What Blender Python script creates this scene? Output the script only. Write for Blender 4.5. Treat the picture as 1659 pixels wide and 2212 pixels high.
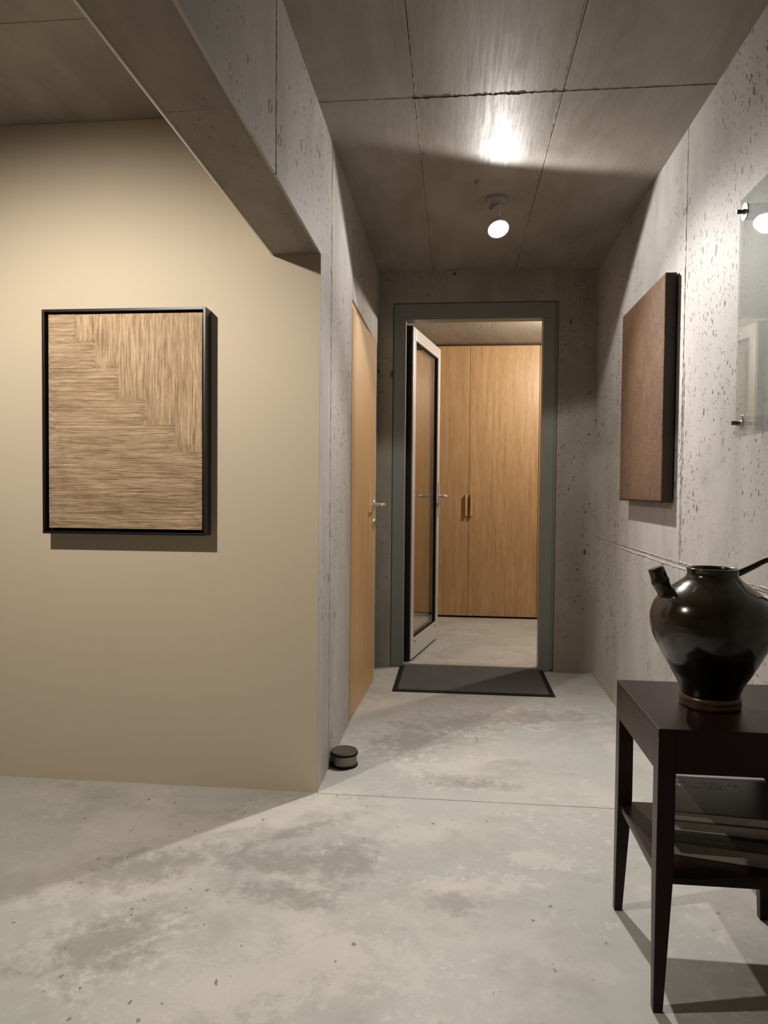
import bpy, bmesh, math, random
from mathutils import Vector, Matrix, noise
random.seed(7)
for o in list(bpy.data.objects): bpy.data.objects.remove(o)
SC = bpy.context.scene
COL = SC.collection
R = math.radians

# ------------------------------------------------------------------ camera
CH = 1.08
yaw, pitch, roll = R(5.712), R(-1.748), R(.522)
FPX = 1546.4
fw = Vector((-math.sin(yaw)*math.cos(pitch), math.cos(yaw)*math.cos(pitch), math.sin(pitch)))
rt = Vector((math.cos(yaw), math.sin(yaw), 0))
up = rt.cross(fw)
rt, up = math.cos(roll)*rt + math.sin(roll)*up, -math.sin(roll)*rt + math.cos(roll)*up
cam = bpy.data.cameras.new('camera')
cam.sensor_fit = 'HORIZONTAL'; cam.sensor_width = 36; cam.lens = FPX/1659*36
cam.clip_start = .02
camo = bpy.data.objects.new('camera', cam); COL.objects.link(camo)
M = Matrix((rt, up, -fw)).transposed().to_4x4(); M.translation = (0, 0, CH)
camo.matrix_world = M
SC.camera = camo
# ------------------------------------------------------------------ world, exposure
w = bpy.data.worlds.new('world'); SC.world = w; w.use_nodes = True
w.node_tree.nodes['Background'].inputs[0].default_value = (0, 0, 0, 1)
w.node_tree.nodes['Background'].inputs[1].default_value = 0
SC.view_settings.view_transform = 'Standard'; SC.view_settings.look = 'None'
SC.view_settings.gamma = 1; SC.view_settings.use_curve_mapping = False
SC.view_settings.exposure = 0.0
# lamps: position, aim, watts, colour (each is built further down as a ceiling spot with its own light)
LAMPS = [
    # position, aim, colour, label, [(watts, cone in degrees, edge softness), ...]: reflector beam and wide spill
    ((.175, 3.25, 2.24), (.161, -.512, -.844), (1.0, .955, .905), 'white ceiling spotlight glowing in the corridor ceiling before the glass door', [(148, 114, 1.0), (24, 180, .10)]),
    ((-1.35, 1.2, 2.21), (.02, .52, -.854), (1.0, .925, .82), 'ceiling spotlight aimed at the tan wall with the framed textile', [(122, 138, .75)]),
    ((1.02, 4.98, 2.17), (-.45, .25, -.86), (1.0, .89, .76), 'ceiling spotlight in the vestibule in front of the oak wardrobes', [(92, 180, .2)]),
]

# ------------------------------------------------------------------ key positions (metres)
XL, XR, YB, YP, ZC = -.478, .815, 4.33, 2.487, 2.39   # corridor faces, door wall, tan wall, ceiling
XBEAM, ZBEAM = -.655, 1.902
YC = 6.11                                              # wardrobe fronts

# ------------------------------------------------------------------ mesh helpers
def mesh_obj(name, bm, mat, parent=None, smooth=False, label=None, cat=None, kind=None, group=None):
    bmesh.ops.recalc_face_normals(bm, faces=bm.faces)
    lo = Vector((1e9,)*3); hi = -lo
    for v in bm.verts:
        for k in range(3):
            lo[k] = min(lo[k], v.co[k]); hi[k] = max(hi[k], v.co[k])
    c = Vector(((lo.x+hi.x)/2, (lo.y+hi.y)/2, lo.z))
    for v in bm.verts: v.co -= c
    me = bpy.data.meshes.new(name); bm.to_mesh(me); bm.free()
    if smooth:
        for p in me.polygons: p.use_smooth = True
    if mat: me.materials.append(mat)
    o = bpy.data.objects.new(name, me); COL.objects.link(o)
    o['w'] = tuple(c)
    o.location = c
    if parent is not None:
        o.parent = parent
        o.location = c - Vector(parent['w'])
    tag(o, label, cat, kind, group)
    return o
def tag(o, label=None, cat=None, kind=None, group=None):
    if label: o['label'] = label
    if cat: o['category'] = cat
    if kind: o['kind'] = kind
    if group: o['group'] = group
    return o
def thing(name, loc, label, cat, kind=None, group=None):
    o = bpy.data.objects.new(name, None); COL.objects.link(o)
    o.empty_display_size = .05
    o.location = loc; o['w'] = tuple(loc)
    return tag(o, label, cat, kind, group)
def bx(bm, x0, x1, y0, y1, z0, z1, bev=0, seg=2, T=None):
    b = bmesh.new()
    bmesh.ops.create_cube(b, size=1)
    for v in b.verts:
        v.co = Vector((x0+(v.co.x+.5)*(x1-x0), y0+(v.co.y+.5)*(y1-y0), z0+(v.co.z+.5)*(z1-z0)))
    if bev: bmesh.ops.bevel(b, geom=b.edges[:], offset=bev, segments=seg, affect='EDGES', profile=.6)
    return join(bm, b, T)
def join(bm, b, T=None):
    if T is not None: bmesh.ops.transform(b, matrix=T, verts=b.verts)
    me = bpy.data.meshes.new('tmp'); b.to_mesh(me); b.free()
    bm.from_mesh(me); bpy.data.meshes.remove(me)
    return bm
def box(name, x0, x1, y0, y1, z0, z1, mat, parent=None, bev=0, T=None, **k):
    return mesh_obj(name, bx(bmesh.new(), x0, x1, y0, y1, z0, z1, bev, T=T), mat, parent, **k)
def prism(bm, pts, axis, a, b, T=None):
    """extrude a polygon along an axis: pts are the two other coordinates in xyz order"""
    n = bmesh.new()
    def P(p, v):
        c = list(p); c.insert(axis, v); return c
    A = [n.verts.new(P(p, a)) for p in pts]; B = [n.verts.new(P(p, b)) for p in pts]
    n.faces.new(A); n.faces.new(B[::-1])
    for i in range(len(pts)):
        j = (i+1) % len(pts); n.faces.new((A[j], A[i], B[i], B[j]))
    bmesh.ops.recalc_face_normals(n, faces=n.faces)
    bmesh.ops.triangulate(n, faces=[f for f in n.faces if len(f.verts) > 4])
    return join(bm, n, T)
def lathe(bm, prof, seg=48, c=(0, 0, 0), T=None, cap=True):
    n = bmesh.new(); rings = []
    for r, z in prof:
        rings.append([n.verts.new((c[0]+r*math.cos(2*math.pi*i/seg), c[1]+r*math.sin(2*math.pi*i/seg), c[2]+z)) for i in range(seg)])
    for a, b in zip(rings, rings[1:]):
        for i in range(seg):
            j = (i+1) % seg; n.faces.new((a[i], a[j], b[j], b[i]))
    if cap:
        n.faces.new(rings[0][::-1]); n.faces.new(rings[-1])
    return join(bm, n, T)
def tube(bm, pts, rad, seg=12, flat=1.0, side=None):
    """swept tube with a radius per point; flat<1 squashes it along the side vector"""
    n = bmesh.new(); rings = []
    pts = [Vector(p) for p in pts]
    if not hasattr(rad, '__len__'): rad = [rad]*len(pts)
    for k, p in enumerate(pts):
        d = (pts[min(k+1, len(pts)-1)] - pts[max(k-1, 0)]).normalized()
        s = Vector(side) if side else (Vector((0, 0, 1)) if abs(d.z) < .9 else Vector((1, 0, 0)))
        u = (s - d*s.dot(d)).normalized(); v = d.cross(u)
        rings.append([n.verts.new(p + rad[k]*(flat*math.cos(2*math.pi*i/seg)*u + math.sin(2*math.pi*i/seg)*v)) for i in range(seg)])
    for a, b in zip(rings, rings[1:]):
        for i in range(seg):
            j = (i+1) % seg; n.faces.new((a[i], a[j], b[j], b[i]))
    n.faces.new(rings[0][::-1]); n.faces.new(rings[-1])
    return join(bm, n)
def spline(pts, n=6):
    P = [Vector(p) for p in pts]; P = [2*P[0]-P[1]] + P + [2*P[-1]-P[-2]]; out = []
    for i in range(1, len(P)-2):
        for k in range(n):
            t = k/n
            out.append(.5*((2*P[i]) + (-P[i-1]+P[i+1])*t + (2*P[i-1]-5*P[i]+4*P[i+1]-P[i+2])*t*t + (-P[i-1]+3*P[i]-3*P[i+1]+P[i+2])*t**3))
    out.append(P[-2]); return out

# ------------------------------------------------------------------ materials
class NT:
    def __init__(s, name):
        s.m = bpy.data.materials.new(name); s.m.use_nodes = True
        s.t = s.m.node_tree; s.b = s.t.nodes['Principled BSDF']
    def n(s, typ, **kw):
        o = s.t.nodes.new(typ)
        for k, v in kw.items(): setattr(o, k, v)
        return o
    def L(s, a, b): s.t.links.new(a, b)
    def set(s, inp, v):
        if hasattr(v, 'is_linked'): s.L(v, inp)
        else: inp.default_value = v
    def pos(s, scale=(1, 1, 1), rot=(0, 0, 0)):
        g = s.n('ShaderNodeNewGeometry'); m = s.n('ShaderNodeMapping')
        m.inputs['Scale'].default_value = scale; m.inputs['Rotation'].default_value = rot
        s.L(g.outputs['Position'], m.inputs['Vector']); return m.outputs[0]
    def noise(s, vec, scale, detail=4, rough=.55, dist=0):
        o = s.n('ShaderNodeTexNoise'); s.L(vec, o.inputs['Vector'])
        o.inputs['Scale'].default_value = scale; o.inputs['Detail'].default_value = detail
        o.inputs['Roughness'].default_value = rough; o.inputs['Distortion'].default_value = dist
        return o.outputs['Fac']
    def ramp(s, v, lo, hi, a=0., b=1.):
        o = s.n('ShaderNodeMapRange'); o.interpolation_type = 'SMOOTHSTEP'
        s.L(v, o.inputs[0])
        for i, x in enumerate((lo, hi, a, b)): o.inputs[1+i].default_value = x
        return o.outputs[0]
    def math(s, op, a, b=0.):
        o = s.n('ShaderNodeMath', operation=op); s.set(o.inputs[0], a); s.set(o.inputs[1], b); return o.outputs[0]
    def mix(s, f, a, b, mode='MIX'):
        o = s.n('ShaderNodeMix', data_type='RGBA', blend_type=mode)
        s.set(o.inputs[0], f)
        for i, v in ((6, a), (7, b)):
            s.set(o.inputs[i], v if hasattr(v, 'is_linked') else (*v, 1))
        return o.outputs[2]
    def pits(s, vec, scale, rad, dens, warp=.0):
        """sparse round pits: 1 inside a pit; dens = share of cells that hold one"""
        wn = s.n('ShaderNodeTexNoise'); s.L(vec, wn.inputs['Vector']); wn.inputs['Scale'].default_value = scale*2.2; wn.inputs['Detail'].default_value = 3
        wm = s.n('ShaderNodeVectorMath', operation='MULTIPLY_ADD'); s.L(wn.outputs['Color'], wm.inputs[0]); wm.inputs[1].default_value = (.5/scale,)*3; s.L(vec, wm.inputs[2])
        v = s.n('ShaderNodeTexVoronoi'); s.L(wm.outputs[0], v.inputs['Vector']); v.inputs['Scale'].default_value = scale
        sep = s.n('ShaderNodeSeparateColor'); s.L(v.outputs['Color'], sep.inputs[0])
        size = s.math('MULTIPLY', s.math('POWER', sep.outputs[1], 2.), rad)
        on = s.math('GREATER_THAN', sep.outputs[0], 1-dens)
        inside = s.ramp(s.math('DIVIDE', v.outputs['Distance'], s.math('ADD', size, .02)), .7, 1.1, 1., 0.)
        return s.math('MULTIPLY', inside, on)
    def bump(s, h, strength, dist):
        o = s.n('ShaderNodeBump'); o.inputs['Strength'].default_value = strength; o.inputs['Distance'].default_value = dist
        s.L(h, o.inputs['Height']); s.L(o.outputs[0], s.b.inputs['Normal'])
    def fin(s, col, rough=.6, metal=0, spec=.5):
        s.set(s.b.inputs['Base Color'], col if hasattr(col, 'is_linked') else (*col, 1))
        s.set(s.b.inputs['Roughness'], rough); s.set(s.b.inputs['Metallic'], metal)
        s.b.inputs['Specular IOR Level'].default_value = spec
        return s.m
def plain(name, col, rough=.5, metal=0, spec=.5, nz=0.12, nscale=30):
    s = NT(name); n = s.noise(s.pos(), nscale, 3)
    return s.fin(s.mix(n, tuple(c*(1-nz) for c in col), tuple(min(1, c*(1+nz)) for c in col)), rough, metal, spec)

def concrete(name, dark, light, axis, pit_dens=.35, rough=.55, stretch=.45, stain=.35):
    """fair-faced concrete; axis = axis along which stains and blow-holes stretch"""
    s = NT(name)
    sc = [1, 1, 1]; sc[axis] = stretch
    big = s.noise(s.pos(sc), 1.7, 6, .6, .4)
    mid = s.noise(s.pos(sc), 7, 6, .65, .3)
    fine = s.noise(s.pos(), 120, 3, .6)
    f = s.ramp(s.math('ADD', s.math('MULTIPLY', big, .55), s.math('MULTIPLY', mid, .45)), .33, .67)
    col = s.mix(f, dark, light)
    st = s.ramp(s.noise(s.pos([c*.7 for c in sc]), 2.6, 8, .7, 1.2), .58, .72)
    col = s.mix(s.math('MULTIPLY', st, stain), col, tuple(c*.72 for c in dark))
    col = s.mix(s.math('MULTIPLY', fine, .10), col, tuple(c*.6 for c in dark))
    sp = [1, 1, 1]; sp[axis] = .55
    clus = s.ramp(s.noise(s.pos(), 1.8, 3), .36, .6)
    p1 = s.pits(s.pos(sp, (.5, .3, .4)), 30, .30, pit_dens*.75)
    p2 = s.math('MAXIMUM', s.pits(s.pos(sp, (.3, .5, .2)), 62, .34, pit_dens*1.2), s.pits(s.pos(sp, (.7, .2, .1)), 120, .42, pit_dens))
    pit = s.math('MULTIPLY', s.math('MAXIMUM', p1, p2), clus)
    col = s.mix(s.math('MULTIPLY', pit, .9), col, tuple(c*.15 for c in dark))  # shade inside the deep blow-holes is painted into the colour
    h = s.math('SUBTRACT', s.math('ADD', s.math('MULTIPLY', mid, .35), s.math('MULTIPLY', fine, .25)), s.math('MULTIPLY', pit, 1.5))
    s.bump(h, .5, .004)
    return s.fin(col, rough)

M_WALL = concrete('fair_faced_wall_concrete', (.325, .305, .28), (.465, .44, .41), 2, .55, .6)
M_WALL_L = concrete('fair_faced_left_wall_concrete', (.36, .335, .305), (.50, .47, .435), 2, .38, .6)
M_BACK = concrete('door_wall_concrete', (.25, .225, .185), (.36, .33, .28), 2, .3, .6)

def ceiling_concrete():
    s = NT('film_faced_ceiling_concrete')
    big = s.noise(s.pos((1, .6, 1)), 1.5, 6, .6, .5); mid = s.noise(s.pos((1, .35, 1)), 9, 6, .6, .4)
    f = s.ramp(s.math('ADD', s.math('MULTIPLY', big, .6), s.math('MULTIPLY', mid, .4)), .34, .66)
    col = s.mix(f, (.235, .205, .17), (.34, .305, .26))
    st = s.ramp(s.noise(s.pos((1, .5, 1)), 5, 8, .75, 1.), .62, .74)
    col = s.mix(s.math('MULTIPLY', st, .22), col, (.16, .135, .105))
    pit = s.pits(s.pos((1, .6, 1)), 9, .16, .3)
    col = s.mix(s.math('MULTIPLY', pit, .7), col, (.09, .075, .055))  # ceiling pits tinted dark, standing in for shade in the hollows
    streak = s.noise(s.pos((1, .06, 1)), 60, 5, .7)
    rough = s.ramp(s.math('ADD', s.math('MULTIPLY', streak, .6), s.math('MULTIPLY', mid, .4)), .35, .65, .40, .60)
    h = s.math('ADD', s.math('MULTIPLY', streak, .5), s.math('MULTIPLY', mid, .6))
    s.bump(h, .45, .004)
    return s.fin(col, rough, 0, .30)
M_CEIL = ceiling_concrete()

def floor_concrete():
    s = NT('polished_floor_concrete')
    P = s.pos()
    big = s.noise(P, 1.1, 4, .5, .3); mid = s.noise(P, 3.6, 8, .66, .25); fine = s.noise(P, 75, 4, .7); grit = s.noise(P, 22, 8, .78)
    base = s.mix(s.ramp(big, .34, .66), (.395, .405, .375), (.478, .455, .42))
    edge = s.math('ADD', s.math('MULTIPLY', s.noise(P, 1.7, 4, .55, .3), .72), s.math('MULTIPLY', grit, .28))
    pat = s.ramp(edge, .50, .56)                                              # pale worn film with a gritty rim
    col = s.mix(s.math('MULTIPLY', pat, .55), base, (.545, .51, .465))
    dkn = s.math('ADD', s.math('MULTIPLY', s.noise(s.pos((.75, 1.3, 1), (0, 0, .25)), 2.3, 5, .6, .5), .70), s.math('MULTIPLY', grit, .30))
    col = s.mix(s.math('MULTIPLY', s.ramp(dkn, .53, .64), .50), col, (.26, .245, .22))
    col = s.mix(s.math('MULTIPLY', s.ramp(mid, .44, .68), .42), col, (.30, .29, .262))
    spk = s.math('MULTIPLY', s.ramp(grit, .53, .62), s.ramp(s.noise(P, 2.4, 4), .44, .60))
    col = s.mix(s.math('MULTIPLY', spk, .60), col, (.63, .595, .54))
    dsp = s.math('MULTIPLY', s.ramp(s.noise(s.pos((1, 1.5, 1), (0, 0, .5)), 26, 8, .8), .56, .64), s.ramp(s.noise(P, 2.0, 4), .46, .62))
    col = s.mix(s.math('MULTIPLY', dsp, .45), col, (.24, .23, .205))
    def spot(x, y, rx, ry, rot):
        m = s.n('ShaderNodeMapping', vector_type='TEXTURE'); g_ = s.n('ShaderNodeNewGeometry'); s.L(g_.outputs['Position'], m.inputs['Vector'])
        m.inputs['Location'].default_value = (x, y, 0); m.inputs['Rotation'].default_value = (0, 0, R(rot)); m.inputs['Scale'].default_value = (rx, ry, 1)
        ln = s.n('ShaderNodeVectorMath', operation='LENGTH'); s.L(m.outputs[0], ln.inputs[0])
        return ln.outputs['Value']
    def stains(lst, lo, hi):
        d = None
        for a_ in lst:
            v = spot(*a_); d = v if d is None else s.math('MINIMUM', d, v)
        brk = s.math('ADD', s.math('MULTIPLY', grit, .55), s.math('MULTIPLY', mid, .45))
        return s.ramp(s.math('ADD', d, s.math('MULTIPLY', s.math('SUBTRACT', brk, .5), 9.)), lo, hi, 1., 0.)
    pale = stains([(-.34, 1.56, .26, .15, 35), (.03, 1.92, .24, .07, 20), (-.80, 1.84, .20, .10, 30), (-1.05, 1.78, .12, .08, 0), (.25, 2.10, .10, .05, -10), (-.55, 2.32, .25, .07, 40)], .55, 1.0)
    col = s.mix(s.math('MULTIPLY', pale, .55), col, (.58, .54, .49))
    dirt = stains([(-.54, 2.01, .15, .08, 20), (-.50, 2.18, .20, .035, 40), (-.306, 2.03, .08, .11, 20), (-.46, 1.845, .15, .05, -10), (-.85, 1.95, .20, .09, 30), (-.80, 1.60, .14, .10, 60), (-.155, 3.06, .22, .13, 30), (.05, 3.33, .25, .15, 10), (.056, 2.64, .14, .06, 0), (.0, 1.86, .09, .05, 0), (-.62, 2.04, .016, .11, -12), (.40, 3.45, .22, .10, 0)], .1, 1.7)
    col = s.mix(s.math('MULTIPLY', dirt, .62), col, (.20, .187, .168))
    scr = s.ramp(s.noise(s.pos((7, 1.0, 1), (0, 0, .8)), 3.2, 8, .75, .3), .66, .73)
    col = s.mix(s.math('MULTIPLY', scr, .30), col, (.23, .215, .19))
    clus = s.ramp(s.noise(P, 1.6, 3), .42, .58)
    pit = s.math('MAXIMUM', s.pits(s.pos((1, .6, 1), (0, 0, .5)), 14, .085, .35), s.math('MULTIPLY', s.pits(s.pos((1, .7, 1), (0, 0, -.4)), 45, .22, .35), clus))
    col = s.mix(s.math('MULTIPLY', pit, .8), col, (.12, .113, .098))  # dark colour paints the shade down in the floor pits
    col = s.mix(s.math('MULTIPLY', fine, .14), col, (.27, .255, .23))
    rough = s.ramp(mid, .3, .7, .46, .64)
    h = s.math('SUBTRACT', s.math('ADD', s.math('MULTIPLY', fine, .2), s.math('MULTIPLY', grit, .3)), pit)
    s.bump(h, .25, .003)
    return s.fin(col, rough, 0, .35)
M_FLOOR = floor_concrete()
M_JOINT = plain('dark_joint_cement', (.10, .088, .072), .9)
M_RIDGE = concrete('joint_ridge_concrete', (.36, .335, .30), (.52, .485, .44), 1, .1, .7)

def painted(name, c):
    s = NT(name); n = s.noise(s.pos(), 2.2, 4); f = s.noise(s.pos(), 220, 2)
    s.bump(f, .08, .002)
    return s.fin(s.mix(n, tuple(x*.96 for x in c), tuple(x*1.03 for x in c)), .62, 0, .3)
M_TAN = painted('tan_wall_paint', (.545, .460, .345))

def oak(name, c0, c1, axis=2):
    s = NT(name)
    sc = [1, 1, 1]; sc[axis] = .045
    g1 = s.noise(s.pos(sc), 38, 6, .65, .35); g2 = s.noise(s.pos(sc), 170, 4, .6)
    sc2 = [1, 1, 1]; sc2[axis] = .16
    g3 = s.noise(s.pos(sc2), 6, 4, .55, 1.4)
    ring = s.math('SINE', s.math('MULTIPLY', g3, 60.))
    f = s.ramp(s.math('ADD', s.math('MULTIPLY', g1, .6), s.math('ADD', s.math('MULTIPLY', g2, .35), s.math('MULTIPLY', ring, .035))), .30, .66)
    big = s.noise(s.pos((1, 1, .4)), 1.6, 3)
    col = s.mix(f, c0, c1)
    col = s.mix(s.math('MULTIPLY', big, .35), col, tuple(x*.8 for x in c0))
    s.bump(g2, .12, .001)
    return s.fin(col, .42, 0, .4)
M_OAK = oak('oak_veneer', (.33, .19, .083), (.49, .305, .148))
M_OAK_D = oak('oak_veneer_door', (.42, .245, .105), (.61, .39, .19))

def walnut():
    s = NT('dark_stained_wood'); g = s.noise(s.pos((.06, 1, 1)), 70, 5, .6)
    s.bump(g, .05, .001)
    return s.fin(s.mix(g, (.0105, .0040, .0028), (.022, .0085, .0060)), .33, 0, .34)
M_DARK = walnut()
M_FRAME_BLACK = plain('black_lacquer', (.006, .006, .0065), .38)
M_BACKING = plain('black_fabric_backing', (.008, .007, .006), .9)
def fibre(name, axis):
    s = NT(name)
    sc = [1, 1, 1]; sc[axis] = .035
    a = s.noise(s.pos(sc), 420, 4, .75); b = s.noise(s.pos(sc), 130, 5, .75, .2)
    sc2 = [1, 1, 1]; sc2[axis] = .3
    c = s.noise(s.pos(sc2), 16, 4, .6)
    f = s.ramp(s.math('ADD', s.math('MULTIPLY', a, .45), s.math('ADD', s.math('MULTIPLY', b, .42), s.math('MULTIPLY', c, .13))), .38, .62)
    col = s.mix(f, (.20, .125, .070), (.66, .49, .315))
    pink = s.ramp(s.noise(s.pos(), 3.2, 4), .45, .7)
    col = s.mix(s.math('MULTIPLY', pink, .25), col, (.36, .27, .17))
    s.bump(a, .5, .002)
    return s.fin(col, .8, 0, .25)
M_FIB_H, M_FIB_V = fibre('horizontal_yarn', 0), fibre('vertical_yarn', 2)

def rust():
    s = NT('rust_plaster')
    a = s.noise(s.pos(), 3.2, 7, .65, .6); b = s.noise(s.pos((1, 1, .6)), 34, 7, .75, .5); c = s.noise(s.pos(), 110, 5, .8)
    f = s.ramp(s.math('ADD', s.math('MULTIPLY', a, .35), s.math('ADD', s.math('MULTIPLY', b, .35), s.math('MULTIPLY', c, .30))), .34, .66)
    col = s.mix(f, (.082, .040, .0185), (.185, .096, .045))
    h = s.math('ADD', s.math('MULTIPLY', b, .8), s.math('MULTIPLY', c, .5)); s.bump(h, 1.0, .018)
    return s.fin(col, .62, 0, .35)
M_RUST = rust()
M_SIDE = plain('dark_stained_edge', (.022, .011, .006), .55)
M_STEELGREY = plain('grey_coated_metal', (.215, .222, .210), .42, 0, .5, .04, 8)
M_ALU = plain('satin_aluminium', (.66, .645, .63), .34, .55, .5, .04, 12)
M_CHROME = plain('brushed_steel', (.74, .72, .69), .28, .75, .5, .08, 160)
M_STAINLESS = plain('worn_stainless_steel', (.23, .21, .185), .34, 1, .5, .2, 120)
M_RUBBER = plain('black_rubber', (.008, .0075, .0075), .75, 0, .25)
M_BLACK = plain('black_gap', (.004, .004, .004), .8)
def mat_carpet():
    s = NT('grey_mat_pile'); a = s.noise(s.pos(), 420, 3, .7); b = s.noise(s.pos(), 5, 4)
    s.bump(a, .8, .003)
    spk = s.pits(s.pos(), 30, .12, .12)
    return s.fin(s.mix(s.math('MULTIPLY', spk, .5), s.mix(s.math('ADD', s.math('MULTIPLY', a, .6), s.math('MULTIPLY', b, .4)), (.066, .064, .063), (.135, .131, .128)), (.3, .29, .28)), .95, 0, .1)
M_CARPET = mat_carpet()
def glass(name, tint, ior=1.45, rough=0.0):
    s = NT(name); b = s.b
    b.inputs['Base Color'].default_value = (*tint, 1); b.inputs['Transmission Weight'].default_value = 1
    b.inputs['Roughness'].default_value = rough; b.inputs['IOR'].default_value = ior
    # let lamp light through the pane
    tr = s.n('ShaderNodeBsdfTransparent'); tr.inputs[0].default_value = (*tint, 1)
    gl = s.n('ShaderNodeBsdfGlossy'); gl.inputs['Roughness'].default_value = .01
    fr = s.n('ShaderNodeFresnel'); geo = s.n('ShaderNodeNewGeometry')
    s.L(s.math('ADD', s.math('MULTIPLY', geo.outputs['Backfacing'], 1/ior-ior), ior), fr.inputs[0])   # same reflectance on both faces
    mx = s.n('ShaderNodeMixShader'); s.L(fr.outputs[0], mx.inputs[0]); s.L(tr.outputs[0], mx.inputs[1]); s.L(gl.outputs[0], mx.inputs[2])
    s.L(mx.outputs[0], s.t.nodes['Material Output'].inputs[0])
    s.t.nodes.remove(b)
    return s.m
M_GLASS = glass('clear_glass', (.88, .90, .885)); M_GLASS_DOOR = glass('insulating_glass', (.90, .90, .88), 1.6)
M_ACRYL = glass('acrylic_rod', (.90, .90, .93), 1.3)
def glaze():
    s = NT('tenmoku_glaze')
    g = s.n('ShaderNodeNewGeometry'); sep = s.n('ShaderNodeSeparateXYZ'); s.L(g.outputs['Position'], sep.inputs[0])
    n = s.noise(s.pos(), 14, 5, .6, .4); n2 = s.noise(s.pos((1, 1, 2.5)), 60, 4, .6)
    edge = s.math('ADD', sep.outputs[2], s.math('MULTIPLY', s.math('SUBTRACT', n, .5), .05))
    body = s.ramp(edge, .715, .725)
    col = s.mix(body, (.0028, .0026, .0022), s.mix(s.ramp(n, .35, .7), (.010, .0075, .0048), (.030, .018, .009)))
    s.bump(s.math('ADD', s.math('MULTIPLY', n, .5), s.math('MULTIPLY', n2, .25)), .12, .004)
    m = s.fin(col, .16, 0, .55); s.b.inputs['Coat Weight'].default_value = .25; s.b.inputs['Coat Roughness'].default_value = .06
    return m
M_GLAZE = glaze()
M_FOOT = plain('bare_tan_stoneware', (.066, .032, .014), .3, 0, .5, .9, 32)
M_INNER = plain('brown_inner_glaze', (.17, .085, .045), .35, 0, .5, .3, 20)
def emit(name, c, k):
    s = NT(name); s.b.inputs['Emission Color'].default_value = (*c, 1); s.b.inputs['Emission Strength'].default_value = k
    return s.fin(c, .5)
M_WHITE = plain('white_enamel', (.55, .53, .51), .4, 0, .5, .03)
M_CANOPY = plain('grey_enamel', (.26, .245, .235), .45, 0, .5, .04)
M_WIRE = plain('dark_wire', (.08, .07, .065), .5)

# ------------------------------------------------------------------ floor
G = .0018
fl = box('floor', -3.5, 2.05, -2.7, 6.75, -.12, -.008, M_JOINT, label='mottled pale grey polished concrete floor', cat='floor', kind='structure')
mesh_obj('floor_slab', prism(bmesh.new(), [(-3.4, -2.6), (XR+.02, -2.6), (XR+.02, 2.480-G), (XL-.001, 2.480-G), (XL-.001, YP+.02), (-3.4, YP+.02)], 2, -.008, 0), M_FLOOR, fl)
box('floor_slab', XL, XR+.02, 2.480+G, 4.40, -.008, 0, M_FLOOR, fl)
box('floor_slab', XL-.19, XL-.001, YP+.022, 4.40, -.008, 0, M_FLOOR, fl)
box('floor_slab', -.62, 1.95, 4.40+G, 6.65, -.008, 0, M_FLOOR, fl)

# ------------------------------------------------------------------ joint fins (thin ragged cement ridges on joints)
def ridge(name, p0, p1, nrm, wid, hgt, mat, parent, n=60, jag=.5):
    p0, p1, nrm = Vector(p0), Vector(p1), Vector(nrm); d = (p1-p0).normalized(); s = d.cross(nrm)
    bm = bmesh.new(); prev = None
    for i in range(n+1):
        c = p0.lerp(p1, i/n) + s*wid*random.uniform(-.35, .35)
        w_, h_ = wid*random.uniform(1-jag, 1), hgt*random.uniform(1-jag*1.6, 1)
        cur = [bm.verts.new(c - s*w_*.5 - nrm*.001), bm.verts.new(c + nrm*max(h_, .0002)), bm.verts.new(c + s*w_*.5 - nrm*.001)]
        if prev:
            for k in range(2): bm.faces.new((prev[k], prev[k+1], cur[k+1], cur[k]))
        prev = cur
    return mesh_obj(name, bm, mat, parent)
def tie_hole(c, nrm, r, parent, mat):
    bm = bmesh.new()
    q = Vector((0, 0, 1)).rotation_difference(Vector(nrm)).to_matrix().to_4x4(); q.translation = c
    lathe(bm, [(r, -.001), (r, .0012), (r*.86, .0016), (r*.8, .0004), (r*.1, .0002)], 20, T=q)
    return mesh_obj('tie_hole_plug', bm, mat, parent, smooth=False)

# ------------------------------------------------------------------ right wall
D = .008
wr = box('wall_right', XR+D, XR+.25, -2.7, YB+.15, 0, ZC+.1, M_JOINT, label='pitted pale concrete wall on the right with formwork joints', cat='wall', kind='structure')
zj, yj = .818, 2.702
def panel_x(x0, x1, y0, y1, z0, z1, mat, parent, name='formwork_panel'):
    return box(name, x0, x1, y0, y1, z0, z1, mat, parent, bev=.0012)
for (a, b) in ((yj+.0012, YB), (1.082, yj-.0012), (-.538, 1.078), (-2.6, -.542)):
    panel_x(XR, XR+D, a, b, zj+.0012, ZC, M_WALL, wr); panel_x(XR, XR+D, a, b, 0, zj-.0012, M_WALL, wr)
ridge('cement_ridge', (XR, 1.1, zj+.016), (XR, yj, zj+.010), (-1, 0, 0), .006, .0045, M_RIDGE, wr, 70)
ridge('cement_ridge', (XR, 1.1, zj-.008), (XR, YB, zj-.014), (-1, 0, 0), .006, .0045, M_RIDGE, wr, 120)
ridge('cement_ridge', (XR, yj, zj+.010), (XR, YB, zj-.002), (-1, 0, 0), .004, .003, M_RIDGE, wr, 70)
ridge('cement_ridge', (XR, yj+.006, zj), (XR, yj-.004, ZC), (-1, 0, 0), .005, .0028, M_RIDGE, wr, 110)
ridge('cement_ridge', (XR, yj-.012, zj+.02), (XR, yj-.016, 1.55), (-1, 0, 0), .004, .0025, M_RIDGE, wr, 60)
for y, z in ((2.683, 2.12), (2.728, 2.10), (2.728, 1.212), (2.692, 1.20), (3.96, .56)): tie_hole((XR, y, z), (-1, 0, 0), .014, wr, M_WALL)

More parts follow.
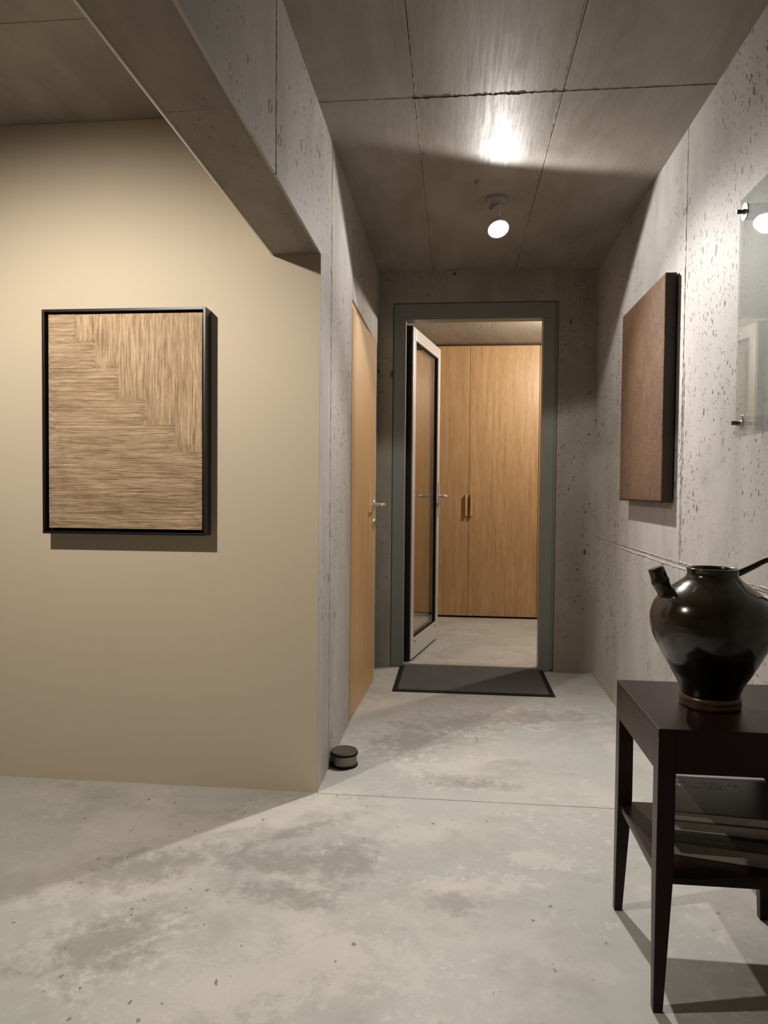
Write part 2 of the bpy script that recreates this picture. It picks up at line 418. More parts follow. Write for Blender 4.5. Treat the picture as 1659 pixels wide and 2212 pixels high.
# ------------------------------------------------------------------ left wall with the beam over the wide opening, and the oak door's opening
DY0, DY1, DZ = 3.245, 4.035, 1.945
Lx0, Lx1 = XL-D, XL
core = bmesh.new()
prism(core, [(YP+.002, 0), (YP+.002, ZBEAM+D), (-2.6, ZBEAM+D), (-2.6, ZC+.1), (YB+.15, ZC+.1), (YB+.15, 0), (DY1+.0, 0), (DY1, DZ), (DY0, DZ), (DY0, 0)], 0, XBEAM+.004, Lx0)
wl = mesh_obj('wall_left', core, M_JOINT, label='concrete corridor wall on the left with a deep beam over the opening', cat='wall', kind='structure')
def ppanel(pts, a, b, mat, axis=0, parent=wl):
    return mesh_obj('formwork_panel', prism(bmesh.new(), pts, axis, a, b), mat, parent)
g = .0022
ppanel([(-2.6, ZBEAM), (1.855-g, ZBEAM), (1.855-g, ZC), (-2.6, ZC)], Lx0, Lx1, M_WALL_L)
ppanel([(1.855+g, ZBEAM), (YP, ZBEAM), (YP, 0), (2.700-.0008, 0), (2.700-.0008, ZC), (1.855+g, ZC)], Lx0, Lx1, M_WALL_L)
ppanel([(2.700+.0008, 0), (DY0, 0), (DY0, DZ), (DY1, DZ), (DY1, 0), (YB, 0), (YB, ZC), (3.34, ZC), (2.700+.0008, ZC)], Lx0, Lx1, M_WALL_L)
# shallow cast infill blocks over the door
ys = [3.26, 3.585, 3.905, 4.165, 4.315]
for a, b in zip(ys, ys[1:]): box('lintel_block', XL-.004, XL+.0025, a+.003, b-.003, DZ+.004, 2.19, M_WALL_L, wl, bev=.001)
# beam soffit boards and the lit corner bead
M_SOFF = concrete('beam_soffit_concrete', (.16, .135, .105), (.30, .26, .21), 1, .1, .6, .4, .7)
ridge('cement_ridge', (XBEAM+.01, 1.5345, ZBEAM), (XL-.004, 1.5345, ZBEAM), (0, 0, -1), .006, .0015, M_RIDGE, wl, 24)
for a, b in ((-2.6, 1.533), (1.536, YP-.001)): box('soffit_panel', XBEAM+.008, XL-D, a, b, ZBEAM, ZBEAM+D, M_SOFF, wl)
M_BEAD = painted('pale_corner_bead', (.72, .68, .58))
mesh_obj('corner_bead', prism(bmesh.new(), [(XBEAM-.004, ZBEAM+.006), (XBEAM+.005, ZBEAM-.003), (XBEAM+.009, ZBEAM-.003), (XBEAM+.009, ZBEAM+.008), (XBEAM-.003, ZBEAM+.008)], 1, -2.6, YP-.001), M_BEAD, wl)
box('beam_cheek', XBEAM-.001, XBEAM+.004, -2.6, YP-.001, ZBEAM+.008, ZC, M_TAN, wl)
ridge('cement_ridge', (XL, 1.862, ZBEAM), (XL, 1.858, ZC), (1, 0, 0), .005, .002, M_RIDGE, wl, 60)
ridge('cement_ridge', (XL, 2.703, 0), (XL, 2.701, ZC), (1, 0, 0), .004, .0022, M_RIDGE, wl, 140)
for y, z in ((1.80, 2.045), (1.895, 2.005)): tie_hole((XL, y, z), (1, 0, 0), .016, wl, M_WALL_L)

# tan wall
t = bmesh.new()
bx(t, -3.4, XBEAM-.001, YP, YP+.16, 0, ZC); bx(t, XBEAM-.001, XL-.0015, YP-.0005, YP+.0018, 0, ZBEAM)
mesh_obj('wall_tan', t, M_TAN, label='smooth tan painted wall behind the framed textile', cat='wall', kind='structure')
box('wall_left_room', -3.5, -3.4, -2.7, YP+.16, 0, ZC, M_TAN, label='tan painted side wall of the left room, outside the picture', cat='wall', kind='structure')
box('wall_rear', -3.5, XR+.02, -2.7, -2.6, 0, ZC, M_TAN, label='tan painted wall behind the viewpoint', cat='wall', kind='structure')

# ------------------------------------------------------------------ ceiling
ce = box('ceiling', -3.5, 2.05, -2.7, 6.75, ZC+.006, ZC+.2, M_JOINT, label='dark smooth concrete ceiling with formwork panel joints', cat='ceiling', kind='structure')
xs = [XL, -.152, .335, XR+.01]; yc = [-2.6, -.05, 1.19, 2.428, YB+.02]
for i in range(3):
    for j in range(4):
        box('formwork_panel', xs[i]+(.0012 if i else 0), xs[i+1]-.0012, yc[j]+.0014, yc[j+1]-.0014, ZC, ZC+.008, M_CEIL, ce, bev=.0008)
for j, (a, b) in enumerate(((-2.6, -.61), (-.61, .61), (.61, 1.948), (1.948, YP))):
    for x0, x1 in ((-3.4, -2.2), (-2.2, XBEAM)): box('formwork_panel', x0+.001, x1-.001, a+.001, b-.001, ZC, ZC+.008, M_CEIL, ce, bev=.0008)
ridge('cement_ridge', (XL, 2.428, ZC), (-.16, 2.428, ZC), (0, 0, -1), .004, .002, M_CEIL, ce, 40)
ridge('cement_ridge', (-.16, 2.430, ZC), (.34, 2.428, ZC), (0, 0, -1), .008, .004, M_JOINT, ce, 60)
ridge('cement_ridge', (.34, 2.428, ZC), (XR, 2.426, ZC), (0, 0, -1), .004, .0025, M_JOINT, ce, 50)
ridge('cement_ridge', (-.150, 2.0, ZC), (-.153, 4.2, ZC), (0, 0, -1), .004, .002, M_CEIL, ce, 120)
ridge('cement_ridge', (.327, 1.9, ZC), (.337, 4.2, ZC), (0, 0, -1), .005, .003, M_CEIL, ce, 120)

# ------------------------------------------------------------------ door wall and vestibule shell
FX0, FX1, FZ = -.388, .592, 2.207
bk = bmesh.new()
prism(bk, [(XL, 0), (FX0, 0), (FX0, FZ), (FX1, FZ), (FX1, 0), (XR+.02, 0), (XR+.02, ZC), (XL, ZC)], 1, YB, YB+.15)
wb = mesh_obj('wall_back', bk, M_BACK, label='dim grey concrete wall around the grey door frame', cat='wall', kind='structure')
for x, z in ((.673, .559), (.612, 1.114), (.611, .208), (.66, 1.33)): tie_hole((x, YB, z), (0, -1, 0), .012, wb, M_BACK)
M_VWALL = painted('vestibule_wall_paint', (.48, .43, .36))
box('wall_vestibule_left', -.64, -.52, YB+.15, 6.65, 0, ZC, M_VWALL, label='wall left of the vestibule behind the open glass door', cat='wall', kind='structure')
box('wall_vestibule_right', 1.95, 2.05, YB+.15, 6.65, 0, ZC, M_VWALL, label='wall at the far right end of the vestibule', cat='wall', kind='structure')
box('wall_vestibule_front', XR+.02, 1.95, YB, YB+.15, 0, ZC, M_BACK, label='vestibule side of the wall right of the grey door frame', cat='wall', kind='structure')
box('wall_vestibule_back', -.64, 2.05, 6.65, 6.75, 0, ZC, M_VWALL, label='wall behind the oak wardrobes', cat='wall', kind='structure')
box('ceiling_vestibule', -.52, 1.95, YB+.15, 6.65, 2.318, 2.385, M_CEIL, label='brown grey concrete ceiling of the vestibule above the oak wardrobes', cat='ceiling', kind='structure')

# ------------------------------------------------------------------ glass entrance door (frame, leaf)
OX0, OX1, OZ = -.311, .505, 2.108
d1 = thing('door_1', (.1, YB+.07, 0), 'open glass door with aluminium leaf in a wide grey metal frame', 'door', 'structure')
FY0, FY1 = YB+.012, YB+.10
for nm, a in (('door_jamb', (FX0+.003, OX0, FY0, FY1, 0.002, OZ)), ('door_jamb', (OX1, FX1-.018, FY0, FY1, 0.002, OZ)), ('door_head', (FX0+.003, FX1-.018, FY0, FY1, OZ, FZ-.004))):
    box(nm, *a, M_STEELGREY, d1, bev=.002)
box('frame_edge_strip', FX1-.018, FX1-.002, FY0+.006, FY1, .012, FZ-.004, M_STEELGREY, d1, bev=.001)
box('rubber_seal', OX0-.001, OX0+.006, FY1, FY1+.05, .012, OZ-.01, M_RUBBER, d1)
box('threshold', OX0, OX1, FY0+.045, FY1+.02, 0.001, .012, M_ALU, d1, bev=.002)
hx, hy = -.296, 4.450; fx_, fy_ = -.146, 5.195
ang = math.atan2(fy_-hy, fx_-hx); LW = math.hypot(fx_-hx, fy_-hy)
T = Matrix.Translation((hx, hy, 0)) @ Matrix.Rotation(ang, 4, 'Z')      # local x along the leaf, -y faces the opening side
z0, z1 = .018, 2.092; th = .055
leaf = box('door_leaf', 0, .068, -th/2, th/2, z0, z1, M_ALU, d1, bev=.003, T=T)
leaf['label'] = 'aluminium leaf frame'
box('stile', LW-.068, LW, -th/2, th/2, z0, z1, M_ALU, leaf, bev=.003, T=T)
box('top_rail', .068, LW-.068, -th/2, th/2, z1-.075, z1, M_ALU, leaf, bev=.002, T=T)
box('bottom_rail', .068, LW-.068, -th/2, th/2, z0, z0+.125, M_ALU, leaf, bev=.002, T=T)
box('glass_pane', .064, LW-.064, -.012, .008, z0+.122, z1-.072, M_GLASS_DOOR, leaf, T=T)
sl = bmesh.new()
for a in ((.068, .075, z0+.125, z1-.075), (LW-.078, LW-.068, z0+.125, z1-.075)): bx(sl, a[0], a[1], -th/2+.006, th/2-.006, a[2], a[3], T=T)
bx(sl, .068, LW-.068, -th/2+.006, th/2-.006, z1-.082, z1-.075, T=T); bx(sl, .068, LW-.068, -th/2+.006, th/2-.006, z0+.125, z0+.131, T=T)
mesh_obj('glazing_gasket', sl, M_RUBBER, leaf)
box('drip_seal', 0.01, LW-.01, -.012, .012, .004, z0, M_RUBBER, leaf, T=T)
box('hinge_edge_seal', -.022, -.004, -th/2+.004, th/2, z0, z1, M_BLACK, leaf, T=T)
for px_ in (.10, LW-.10):
    q = T @ Matrix.Translation((px_, -th/2, z0+.10)) @ Matrix.Rotation(R(90), 4, 'X')
    mesh_obj('drain_cap', lathe(bmesh.new(), [(.006, -.001), (.006, .002), (.004, .003)], 12, T=q), M_BLACK, leaf)
# lever handle with long plate on the side that faces the opening, and one on the far side
for sgn in (-1, 1):
    pl = bx(bmesh.new(), LW-.052, LW-.020, sgn*(th/2+.004)-.005, sgn*(th/2+.004)+.005, .90, 1.135, .004, T=T)
    plate = mesh_obj('handle_plate', pl, M_CHROME, leaf)
    y1 = sgn*(th/2+.062)
    pts = [T @ Vector(p) for p in spline([(LW-.036, sgn*(th/2+.004), 1.04), (LW-.036, y1*.85, 1.04), (LW-.045, y1, 1.04), (LW-.09, y1+sgn*.004, 1.04), (LW-.14, y1, 1.04)], 5)]
    mesh_obj('lever', tube(bmesh.new(), pts, .0125, 10), M_CHROME, plate, smooth=True)

# ------------------------------------------------------------------ oak door in the left wall, a touch ajar
d2 = thing('door_2', (XL-.03, (DY0+DY1)/2, 0), 'oak veneered door standing slightly ajar in the left concrete wall', 'door', 'structure')
fw_ = .028
box('door_lining', XL-.12, XL-.006, DY0+.001, DY0+fw_, 0.001, DZ-.001, M_OAK_D, d2, bev=.001)
box('door_lining', XL-.12, XL-.006, DY1-.022, DY1-.001, 0.001, DZ-.001, M_OAK_D, d2, bev=.001)
box('door_lining', XL-.12, XL-.006, DY0+fw_, DY1-.022, DZ-fw_, DZ-.001, M_OAK_D, d2, bev=.001)
la = Vector((-.481, 3.279, 0)); lb = Vector((-.4535, 4.012, 0))
ang2 = math.atan2(lb.y-la.y, lb.x-la.x); L2 = (lb-la).length
T2 = Matrix.Translation(la) @ Matrix.Rotation(ang2, 4, 'Z')      # local -y = corridor side
lf = box('door_leaf', 0, L2, 0.0, .04, .006, DZ-fw_-.005, M_OAK_D, d2, bev=.0015, T=T2)
zh = 1.0
q = T2 @ Matrix.Translation((L2-.055, 0, zh)) @ Matrix.Rotation(R(90), 4, 'X')
ro = mesh_obj('handle_rose', lathe(bmesh.new(), [(.026, 0), (.026, .006), (.023, .009), (.010, .010)], 24, T=q), M_CHROME, lf, smooth=False)
pts = [T2 @ Vector(p) for p in spline([(L2-.055, -.008, zh), (L2-.055, -.045, zh), (L2-.063, -.060, zh), (L2-.10, -.063, zh), (L2-.18, -.060, zh)], 5)]
mesh_obj('lever', tube(bmesh.new(), pts, .0095, 10), M_CHROME, ro, smooth=True)
q = T2 @ Matrix.Translation((L2-.055, 0, zh-.105)) @ Matrix.Rotation(R(90), 4, 'X')
ke = mesh_obj('key_rose', lathe(bmesh.new(), [(.026, 0), (.026, .006), (.023, .009), (.004, .009)], 24, T=q), M_CHROME, lf)
box('keyhole', L2-.058, L2-.052, -.0098, -.0085, zh-.118, zh-.096, M_BLACK, ke, T=T2)

# ------------------------------------------------------------------ oak wardrobes in the vestibule
def wardrobe(x0, x1, split, label, hside):
    wd = thing('wardrobe', ((x0+x1)/2, YC+.25, 0), label, 'wardrobe', group='oak wardrobes')
    box('carcass', x0, x1, YC+.024, YC+.50, .03, 2.300, M_OAK, wd)
    box('plinth', x0, x1, YC+.03, YC+.48, 0.001, .03, M_BLACK, wd)
    for k, (a, b) in enumerate(zip(split, split[1:])):
        dr = box('cabinet_door', a+.0015, b-.0015, YC, YC+.022, .018, 2.300, M_OAK, wd, bev=.001)
        s = hside[k]
        hc = b-.030 if s > 0 else a+.012
        box('pull_handle', hc, hc+.018, YC-.042, YC+.0005, .868, 1.052, M_OAK_D, dr, bev=.003)
    return wd
wardrobe(-.47, .6865, [-.47, .110, .6865], 'oak wardrobe with two flush doors and wooden pulls seen through the doorway', (1, -1))
wardrobe(.688, 1.85, [.688, 1.268, 1.85], 'oak wardrobe of which only a narrow strip shows beside the right door jamb', (1, -1))
M_FILL = M_OAK
box('filler_panel', 1.852, 1.95, YC+.002, YC+.02, .0, 2.30, M_OAK, label='narrow oak filler strip between the right wardrobe and vestibule wall', cat='panel')

# ------------------------------------------------------------------ door mat
mt = thing('door_mat', (.105, 4.09, 0), 'dark grey pile door mat with black rubber border before the glass door', 'mat')
mx0, mx1, my0, my1 = -.328, .533, 3.800, 4.372
box('rubber_border', mx0, mx1, my0, my1, 0.0005, .006, M_RUBBER, mt, bev=.002)
box('pile_surface', mx0+.028, mx1-.028, my0+.022, my1-.022, .005, .0095, M_CARPET, mt, bev=.001)

# ------------------------------------------------------------------ door stop
dc = (-.4235, 2.752)
ds = thing('door_stop', (*dc, 0), 'round brushed steel door stop with black rubber rings beside left wall corner', 'door stop')
mesh_obj('rubber_base', lathe(bmesh.new(), [(.049, .0005), (.0535, .0015), (.0535, .009), (.050, .011)], 48, (*dc, 0)), M_RUBBER, ds)
mesh_obj('steel_body', lathe(bmesh.new(), [(.050, .010), (.050, .046)], 48, (*dc, 0)), M_STAINLESS, ds, smooth=False)
mesh_obj('rubber_ring', lathe(bmesh.new(), [(.049, .045), (.0535, .046), (.0535, .054), (.050, .056)], 48, (*dc, 0)), M_RUBBER, ds)
mesh_obj('steel_cap', lathe(bmesh.new(), [(.051, .0545), (.051, .0585), (.0498, .0602), (.004, .0604)], 64, (*dc, 0)), M_STAINLESS, ds)

# ------------------------------------------------------------------ framed textile
px0, px1, pz0, pz1 = -1.471, -.871, .914, 1.710; PF = YP-.060
pic = thing('framed_textile', ((px0+px1)/2, YP-.03, pz0), 'textile of stepped tan yarn in a black box frame on tan wall', 'picture')
box('backing_board', px0+.01, px1-.01, YP-.022, YP-.001, pz0+.01, pz1-.01, M_BACKING, pic)
ft = .0085
for nm, a in (('frame_side', (px0, px0+ft, pz0, pz1)), ('frame_side', (px1-ft, px1, pz0, pz1))):
    box(nm, a[0], a[1], PF, YP-.001, a[2], a[3], M_FRAME_BLACK, pic, bev=.0006)
for z in ((pz0, pz0+ft), (pz1-ft, pz1)): box('frame_rail', px0+ft, px1-ft, PF, YP-.001, z[0], z[1], M_FRAME_BLACK, pic, bev=.0006)
ix0, ix1, iz0, iz1 = px0+.0165, px1-.0165, pz0+.020, pz1-.016
US = [0, .185, .311, .465, .645, .821, 1.0]; VS = [0, .126, .252, .404, .516, .641, 1.0]
def X(u): return ix0+(ix1-ix0)*u
def Z(v): return iz1-(iz1-iz0)*v
def yarn(x0, x1, z0, z1, vertical):
    """wound yarn: a field of ridges, each strand with its own height and drift"""
    bm = bmesh.new(); pitch = .0024
    n = max(3, int(round(((x1-x0) if vertical else (z1-z0))/pitch))); m = 14
    base = PF+.012; rows = []
    def add(c, h, i_):
        row = []
        for k in range(m+1):
            t = k/m; e = min(t, 1-t)*2
            wob = (noise.noise(Vector((i_*.37, t*6, 3.1)))*.0009)
            y = base-h*(.75+.5*noise.noise(Vector((i_*.9, t*9, 1.7)))) + (.004 if k in (0, m) else 0)
            a = c+wob
            row.append(bm.verts.new((a, y, z0+(z1-z0)*t) if vertical else (x0+(x1-x0)*t, y, a)))
        rows.append(row)
    lo, hi = (x0, x1) if vertical else (z0, z1)
    step = (hi-lo)/n
    for i in range(n):
        h = random.uniform(.0014, .0034)
        add(lo+step*(i+.06), 0, i); add(lo+step*(i+.32), h, i); add(lo+step*(i+.68), h, i)
    add(hi, 0, n)
    for a, b in zip(rows, rows[1:]):
        for k in range(m): bm.faces.new((a[k], a[k+1], b[k+1], b[k]))
    return mesh_obj('vertical_yarn_block' if vertical else 'horizontal_yarn_block', bm, M_FIB_V if vertical else M_FIB_H, pic, smooth=True)
for i in range(6):
    yarn(X(0), X(US[i+1])-.0004, Z(VS[i+1]), Z(VS[i]), False)
for i in range(5): yarn(X(US[i+1])+.0004, X(US[i+2])+.0004, Z(VS[i+1])+.001, Z(0), True)
box('canvas_pad', ix0+.001, ix1-.001, PF+.0155, YP-.022, iz0+.001, iz1-.001, M_FIB_H, pic)

# ------------------------------------------------------------------ rust coloured relief slab
sy0, sy1, sz0, sz1 = 2.783, 3.472, 1.043, 1.900; sxf = XR-.047
sb = thing('relief_panel', (XR-.02, (sy0+sy1)/2, sz0), 'thick rust brown relief panel hung on the right concrete wall', 'wall art')
box('panel_body', sxf+.004, XR-.006, sy0, sy1, sz0, sz1, M_SIDE, sb, bev=.001)
bm = bmesh.new(); NU, NV = 60, 76; grid = []
for i in range(NU+1):
    r_ = []
    for j in range(NV+1):
        y, z = sy0+(sy1-sy0)*i/NU, sz0+(sz1-sz0)*j/NV
        h = .0022*noise.noise(Vector((y*9, z*6, 0))) + .0016*noise.noise(Vector((y*34, z*26, 5)))
        e = (i in (0, NU)) or (j in (0, NV))
        if e: y += .0012*noise.noise(Vector((y*60, z*60, 9))); z += .0012*noise.noise(Vector((y*60, z*60, 2)))
        r_.append(bm.verts.new((sxf-.001-h if not e else sxf+.0005, y, z)))
    grid.append(r_)
for i in range(NU):
    for j in range(NV): bm.faces.new((grid[i][j], grid[i+1][j], grid[i+1][j+1], grid[i][j+1]))
ext = bmesh.ops.extrude_edge_only(bm, edges=[e for e in bm.edges if e.is_boundary])
for v in [g_ for g_ in ext['geom'] if isinstance(g_, bmesh.types.BMVert)]: v.co.x = sxf+.005
mesh_obj('relief_surface', bm, M_RUST, sb, smooth=True)
box('hanging_batten', XR-.006, XR, sy0+.05, sy1-.05, sz0+.05, sz1-.05, M_BLACK, sb)

# ------------------------------------------------------------------ glass sheet on stand-offs
XG = .742; gz0, gz1, gy1 = 1.228, 1.852, 2.000
gy0 = 1.05
gp = thing('glass_panel', (XG+.03, (gy0+gy1)/2, gz0), 'clear glass sheet held off the right wall by acrylic stand-offs', 'glass panel')
box('glass_sheet', XG-.003, XG+.003, gy0, gy1, gz0, gz1, M_GLASS, gp, bev=.0008)
def cyl_x(x0, x1, r, y, z, seg=24):
    b = bmesh.new(); lathe(b, [(r, 0), (r, x1-x0)], seg, T=Matrix.Translation((x0, y, z)) @ Matrix.Rotation(R(90), 4, 'Y')); return b
for y in (gy1-.038, gy0+.038):
    for z in (gz0+.036, gz1-.042):
        so = mesh_obj('stand_off', cyl_x(XG+.004, XR-.0005, .020, y, z), M_ACRYL, gp, smooth=False)
        mesh_obj('washer', cyl_x(XG-.007, XG-.003, .0215, y, z), M_CHROME, so)
        b = cyl_x(XG-.012, XG-.006, .0075, y, z, 6); 
        mesh_obj('hex_nut', b, M_STAINLESS, so)
        mesh_obj('bolt', cyl_x(XG-.026, XG+.0035, .0055, y, z, 12), M_WIRE, so)

# ------------------------------------------------------------------ side table
tx0, tx1, ty0, ty1, tz = .420, .800, 1.503, 1.888, .596
tb = thing('side_table', ((tx0+tx1)/2, (ty0+ty1)/2, 0), 'dark brown wooden side table with tapered legs and lower shelf', 'table')
box('table_top', tx0, tx1, ty0, ty1, tz-.022, tz, M_DARK, tb, bev=.0015)
aw = .022; az = tz-.092
for nm, a in (('apron', (tx0+.0005, tx0+aw, ty0+.036, ty1-.036)), ('apron', (tx1-aw, tx1-.0005, ty0+.036, ty1-.036)), ('apron', (tx0+.036, tx1-.036, ty0+.0005, ty0+aw)), ('apron', (tx0+.036, tx1-.036, ty1-aw, ty1-.0005))):
    box(nm, a[0], a[1], a[2], a[3], az, tz-.0215, M_DARK, tb)
lw = .036
for sx, x in ((1, tx0), (-1, tx1)):
    for sy, y in ((1, ty0), (-1, ty1)):
        bm = bmesh.new()
        rings = []
        for z, wd in ((.0, .020), (.30, lw), (tz-.0218, lw)):
            o0 = .0003
            c = [(x+sx*o0, y+sy*o0), (x+sx*wd, y+sy*o0), (x+sx*wd, y+sy*wd), (x+sx*o0, y+sy*wd)]
            rings.append([bm.verts.new((p[0], p[1], z)) for p in c])
        for a, b in zip(rings, rings[1:]):
            for k in range(4): bm.faces.new((a[k], a[(k+1) % 4], b[(k+1) % 4], b[k]))
        bm.faces.new(rings[0]); bm.faces.new(rings[-1])
        bmesh.ops.recalc_face_normals(bm, faces=bm.faces)
        bmesh.ops.bevel(bm, geom=bm.edges[:], offset=.0012, segments=1, affect='EDGES')
        mesh_obj('leg', bm, M_DARK, tb)
shz = .284
box('shelf', tx0+.008, tx1-.008, ty0+.010, ty1-.010, shz-.016, shz, M_DARK, tb, bev=.003)

# ------------------------------------------------------------------ books on the shelf
M_PAGE = plain('cream_page_block', (.46, .42, .36), .8, 0, .2, .25, 90)
M_PAGE2 = plain('pale_page_block', (.50, .46, .41), .8, 0, .2, .15, 60)
M_COVER_T = plain('dark_taupe_cover', (.060, .046, .042), .38, 0, .5, .2, 12)
M_COVER_L = plain('lilac_grey_band', (.30, .27, .28), .45, 0, .5, .1, 20)
M_COVER_W = plain('off_white_cover', (.50, .45, .39), .55, 0, .4, .06)
M_LETTER = plain('white_print', (.80, .78, .76), .5)
def crackle():
    s = NT('brick_print_cover'); b = s.n('ShaderNodeTexBrick')
    s.L(s.pos((1, 0, 1), (R(90), 0, 0)), b.inputs['Vector'])
    b.inputs['Scale'].default_value = 21; b.inputs['Mortar Size'].default_value = .012
    b.inputs['Color1'].default_value = (.045, .042, .036, 1); b.inputs['Color2'].default_value = (.060, .055, .046, 1); b.inputs['Mortar'].default_value = (.006, .006, .005, 1)
    return s.fin(b.outputs['Color'], .4)
M_BRICK = crackle()
def book(fl, wx, dy, z0, h, rot, cover, page, label, ct=.003, spine=False):
    """fl = front left corner on the shelf"""
    c_, s_ = math.cos(R(rot)), math.sin(R(rot))
    cx, cy = fl[0]+c_*wx/2-s_*dy/2, fl[1]+s_*wx/2+c_*dy/2
    T = Matrix.Translation((cx, cy, z0)) @ Matrix.Rotation(R(rot), 4, 'Z')
    bk_ = thing('book', (cx, cy, z0), label, 'book', group='books on the table shelf')
    box('page_block', -wx/2+.004, wx/2-.003, -dy/2+.003, dy/2-.004, ct, h-ct, page, bk_, T=T)
    box('cover', -wx/2, wx/2, -dy/2, dy/2, 0.0002, ct, cover, bk_, bev=.0006, T=T)
    tp = box('cover', -wx/2, wx/2, -dy/2, dy/2, h-ct, h, cover, bk_, bev=.0006, T=T)
    if spine: box('spine', -wx/2, wx/2, -dy/2-.003, -dy/2+.001, 0.0002, h, cover, bk_, bev=.0018, T=T)
    return bk_, tp, T
book((.475, 1.614), .250, .238, shz, .032, -12.8, M_COVER_W, M_PAGE2, 'pale cream book lowest in the stack on the table shelf', spine=True)
book((.476, 1.602), .250, .238, shz+.0322, .024, -11, M_BRICK, M_PAGE, 'dark book with a brick patterned spine second from the bottom of the stack', spine=True)
book((.478, 1.606), .250, .236, shz+.0564, .022, -7.5, M_COVER_W, M_PAGE2, 'off white book directly beneath the dark architecture volume', .0025)
bA, tA, TA = book((.480, 1.600), .250, .248, shz+.0786, .024, -6.4, M_COVER_T, M_PAGE, 'dark taupe book with white lettering on top of the shelf stack')
zA = .024
box('cover_band', -.080, .125, .082, .124, zA, zA+.0004, M_COVER_L, tA, T=TA)
def lettering(txt, size, x, y, parent, T, zz):
    cu = bpy.data.curves.new('lettering', 'FONT'); cu.body = txt; cu.size = size; cu.extrude = .0002;  cu.space_character = 1.08
    ob = bpy.data.objects.new('tmp_text', cu); COL.objects.link(ob)
    me = bpy.data.meshes.new_from_object(ob.evaluated_get(bpy.context.evaluated_depsgraph_get()))
    bpy.data.objects.remove(ob); bpy.data.curves.remove(cu)
    bm = bmesh.new(); bm.from_mesh(me); bpy.data.meshes.remove(me)
    bmesh.ops.transform(bm, matrix=T @ Matrix.Translation((x, y, zz)), verts=bm.verts)
    return mesh_obj('title_lettering', bm, M_LETTER, parent, label='white lettering')
TI = TA.inverted()
for txt, p_ in (('architecture', (.518, 1.764, 0)), ('materials', (.516, 1.738, 0))):
    q_ = TI @ Vector(p_)
    lettering(txt, .0292, q_.x, q_.y, tA, TA, zA+.0004)

# ------------------------------------------------------------------ ewer on the table
vc = Vector((.583, 1.688, tz))
ew = thing('ewer', tuple(vc), 'black brown glazed stoneware ewer with short spout on dark side table', 'ewer')
K = .000258
prof = [(515, 720), (513, 760), (510, 800), (498, 850), (480, 900), (457, 950), (430, 1000), (405, 1050), (380, 1100), (352, 1150), (325, 1200), (294, 1250), (268, 1300), (250, 1350), (244, 1385)]
low = [(r_*K, (1490-y_)*K) for r_, y_ in prof][::-1]
upp = [(r_*K, (1490-y_)*K) for r_, y_ in [(512, 690), (502, 640), (482, 590), (455, 545), (410, 500), (360, 460), (310, 425), (262, 390), (228, 360), (212, 335), (209, 312), (214, 292), (216, 280), (210, 272)]]
body = low + upp + [(.0505, .3140), (.0485, .3110), (.0475, .303), (.052, .293), (.070, .276), (.100, .250), (.118, .215), (.115, .16), (.07, .06), (.03, .04)]
prf = spline([(r_, 0, z_) for r_, z_ in body], 3)
mesh_obj('body', lathe(bmesh.new(), [(p.x, p.z) for p in prf], 72, vc), M_GLAZE, ew, smooth=True)
mesh_obj('foot', lathe(bmesh.new(), [(.0635, .0005), (.0655, .003), (.0660, .010), (.0645, .013), (.0660, .016), (.0655, .022), (.0625, .028)], 64, vc), M_FOOT, ew, smooth=True)
mesh_obj('inner_rim', lathe(bmesh.new(), [(.0470, .300), (.0488, .3112), (.0508, .3145), (.0525, .3146)], 64, vc, cap=False), M_INNER, ew, smooth=True)
# throwing rings on the shoulder
rg = bmesh.new()
for zz in (.268, .272, .276): 
    rr = next(a[0]+(b[0]-a[0])*(zz-a[1])/(b[1]-a[1]) for a, b in zip(upp, upp[1:]) if a[1] <= zz <= b[1])
    lathe(rg, [(rr-.001, zz-.0012), (rr+.0003, zz), (rr-.002, zz+.0012)], 64, vc, cap=False)
mesh_obj('throwing_rings', rg, M_GLAZE, ew, smooth=True)
# spout on the left shoulder: image-left is towards -x, slightly forward
sd = Vector((-1, .06, 0)).normalized()
def V(a, z, b=0): return vc + sd*a + Vector((0, 0, z)) + sd.cross(Vector((0, 0, 1)))*b
sp = bmesh.new()
P_ = [V(.078, .225), V(.094, .244), V(.104, .261), V(.110, .274), V(.113, .281), V(.116, .290), V(.119, .299), V(.122, .306), V(.124, .311)]
sr_ = [.0255, .0200, .0178, .0188, .0205, .0185, .0182, .0180, .0172]
sq_ = spline([(p.x, p.y, p.z) for p in P_], 4); sw_ = [v.x for v in spline([(r_, 0, 0) for r_ in sr_], 4)]
tube(sp, sq_, sw_, 36)
spo = mesh_obj('spout', sp, M_GLAZE, ew, smooth=True)
dv = (P_[-1]-P_[-2]).normalized()
mesh_obj('spout_mouth', tube(bmesh.new(), [P_[-1]-dv*.001, P_[-1]+dv*.0006], [.0125, .0125], 20), M_BLACK, spo)
hp = [V(-.046, .303), V(-.060, .306), V(-.085, .319), V(-.110, .333), V(-.128, .337), V(-.140, .327), V(-.139, .30), V(-.131, .27), V(-.126, .245), V(-.117, .205)]
hs = spline(hp, 5)
mesh_obj('handle', tube(bmesh.new(), hs, [.0058+.0035*abs(2*i/len(hs)-1)**3 for i in range(len(hs))], 16), M_GLAZE, ew, smooth=True)

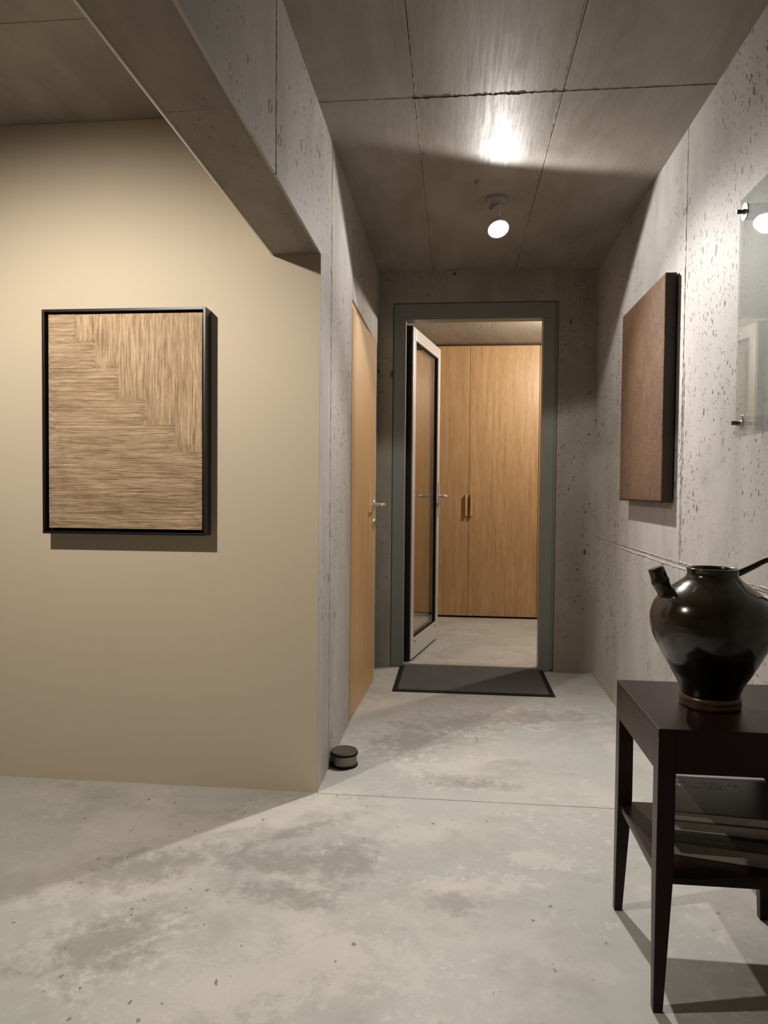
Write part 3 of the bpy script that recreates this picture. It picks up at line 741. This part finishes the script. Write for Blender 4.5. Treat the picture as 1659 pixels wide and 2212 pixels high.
# ------------------------------------------------------------------ ceiling spot lamps, each with its own light
def lamp(pos, aim, col, label, lights, zc):
    p = Vector(pos); a = Vector(aim).normalized()
    back = p - a*.03
    c = Vector((p.x - a.x*.06 + .0, p.y - a.y*.05, zc))
    lp = thing('ceiling_spotlight', (c.x, c.y, zc-.16), label, 'lamp', group='ceiling spotlights')
    q = Matrix.Translation((c.x, c.y, zc)) @ Matrix.Rotation(math.pi, 4, 'X')
    mesh_obj('canopy', lathe(bmesh.new(), [(.050, .0003), (.050, .012), (.046, .020), (.012, .024)], 40, T=q), M_CANOPY, lp, smooth=False)
    st = [Vector((c.x+.012, c.y, zc-.022)), Vector((c.x+.014, c.y, zc-.05)), Vector((c.x+.012, c.y, zc-.075)), back - a*.028]
    mesh_obj('stem', tube(bmesh.new(), spline(st, 5), .006, 12), M_WHITE, lp, smooth=True)
    lo_ = spline([(c.x-.012, c.y-.01, zc-.02), (c.x-.020, c.y-.014, zc-.036), (c.x-.030, c.y-.016, zc-.046), (c.x-.026, c.y-.018, zc-.056), (c.x-.016, c.y-.018, zc-.046), (c.x-.004, c.y-.016, zc-.036), (c.x+.006, c.y-.01, zc-.03)], 5)
    mesh_obj('wire_loop', tube(bmesh.new(), lo_, .0022, 8), M_WIRE, lp, smooth=True)
    T_ = Matrix.Translation(p) @ Vector((0, 0, 1)).rotation_difference(a).to_matrix().to_4x4()
    hd = mesh_obj('lamp_head', lathe(bmesh.new(), [(.012, -.060), (.022, -.056), (.036, -.040), (.046, -.020), (.050, -.004), (.046, -.004), (.040, -.012)], 40, T=T_), M_WHITE, lp, smooth=True)
    mesh_obj('bulb_lens', lathe(bmesh.new(), [(.045, -.010), (.044, -.004), (.030, .003), (.004, .006)], 40, T=T_), emit('glowing_lens', col, 12), hd, smooth=True)
    for watt, cone, blend in lights:
        L = bpy.data.lights.new('spot_light', 'SPOT'); L.energy = watt; L.color = col; L.spot_size = R(cone); L.spot_blend = blend; L.shadow_soft_size = .022
        lo = bpy.data.objects.new('spot_light', L); COL.objects.link(lo); lo.parent = lp
        lo.location = p + a*.030 - Vector(lp['w']); lo.rotation_mode = 'QUATERNION'; lo.rotation_quaternion = Vector((0, 0, -1)).rotation_difference(a)
    return lp
for i, lm in enumerate(LAMPS): lamp(*lm, 2.318 if i == 2 else ZC)
for o in bpy.data.objects:
    if 'w' in o: del o['w']
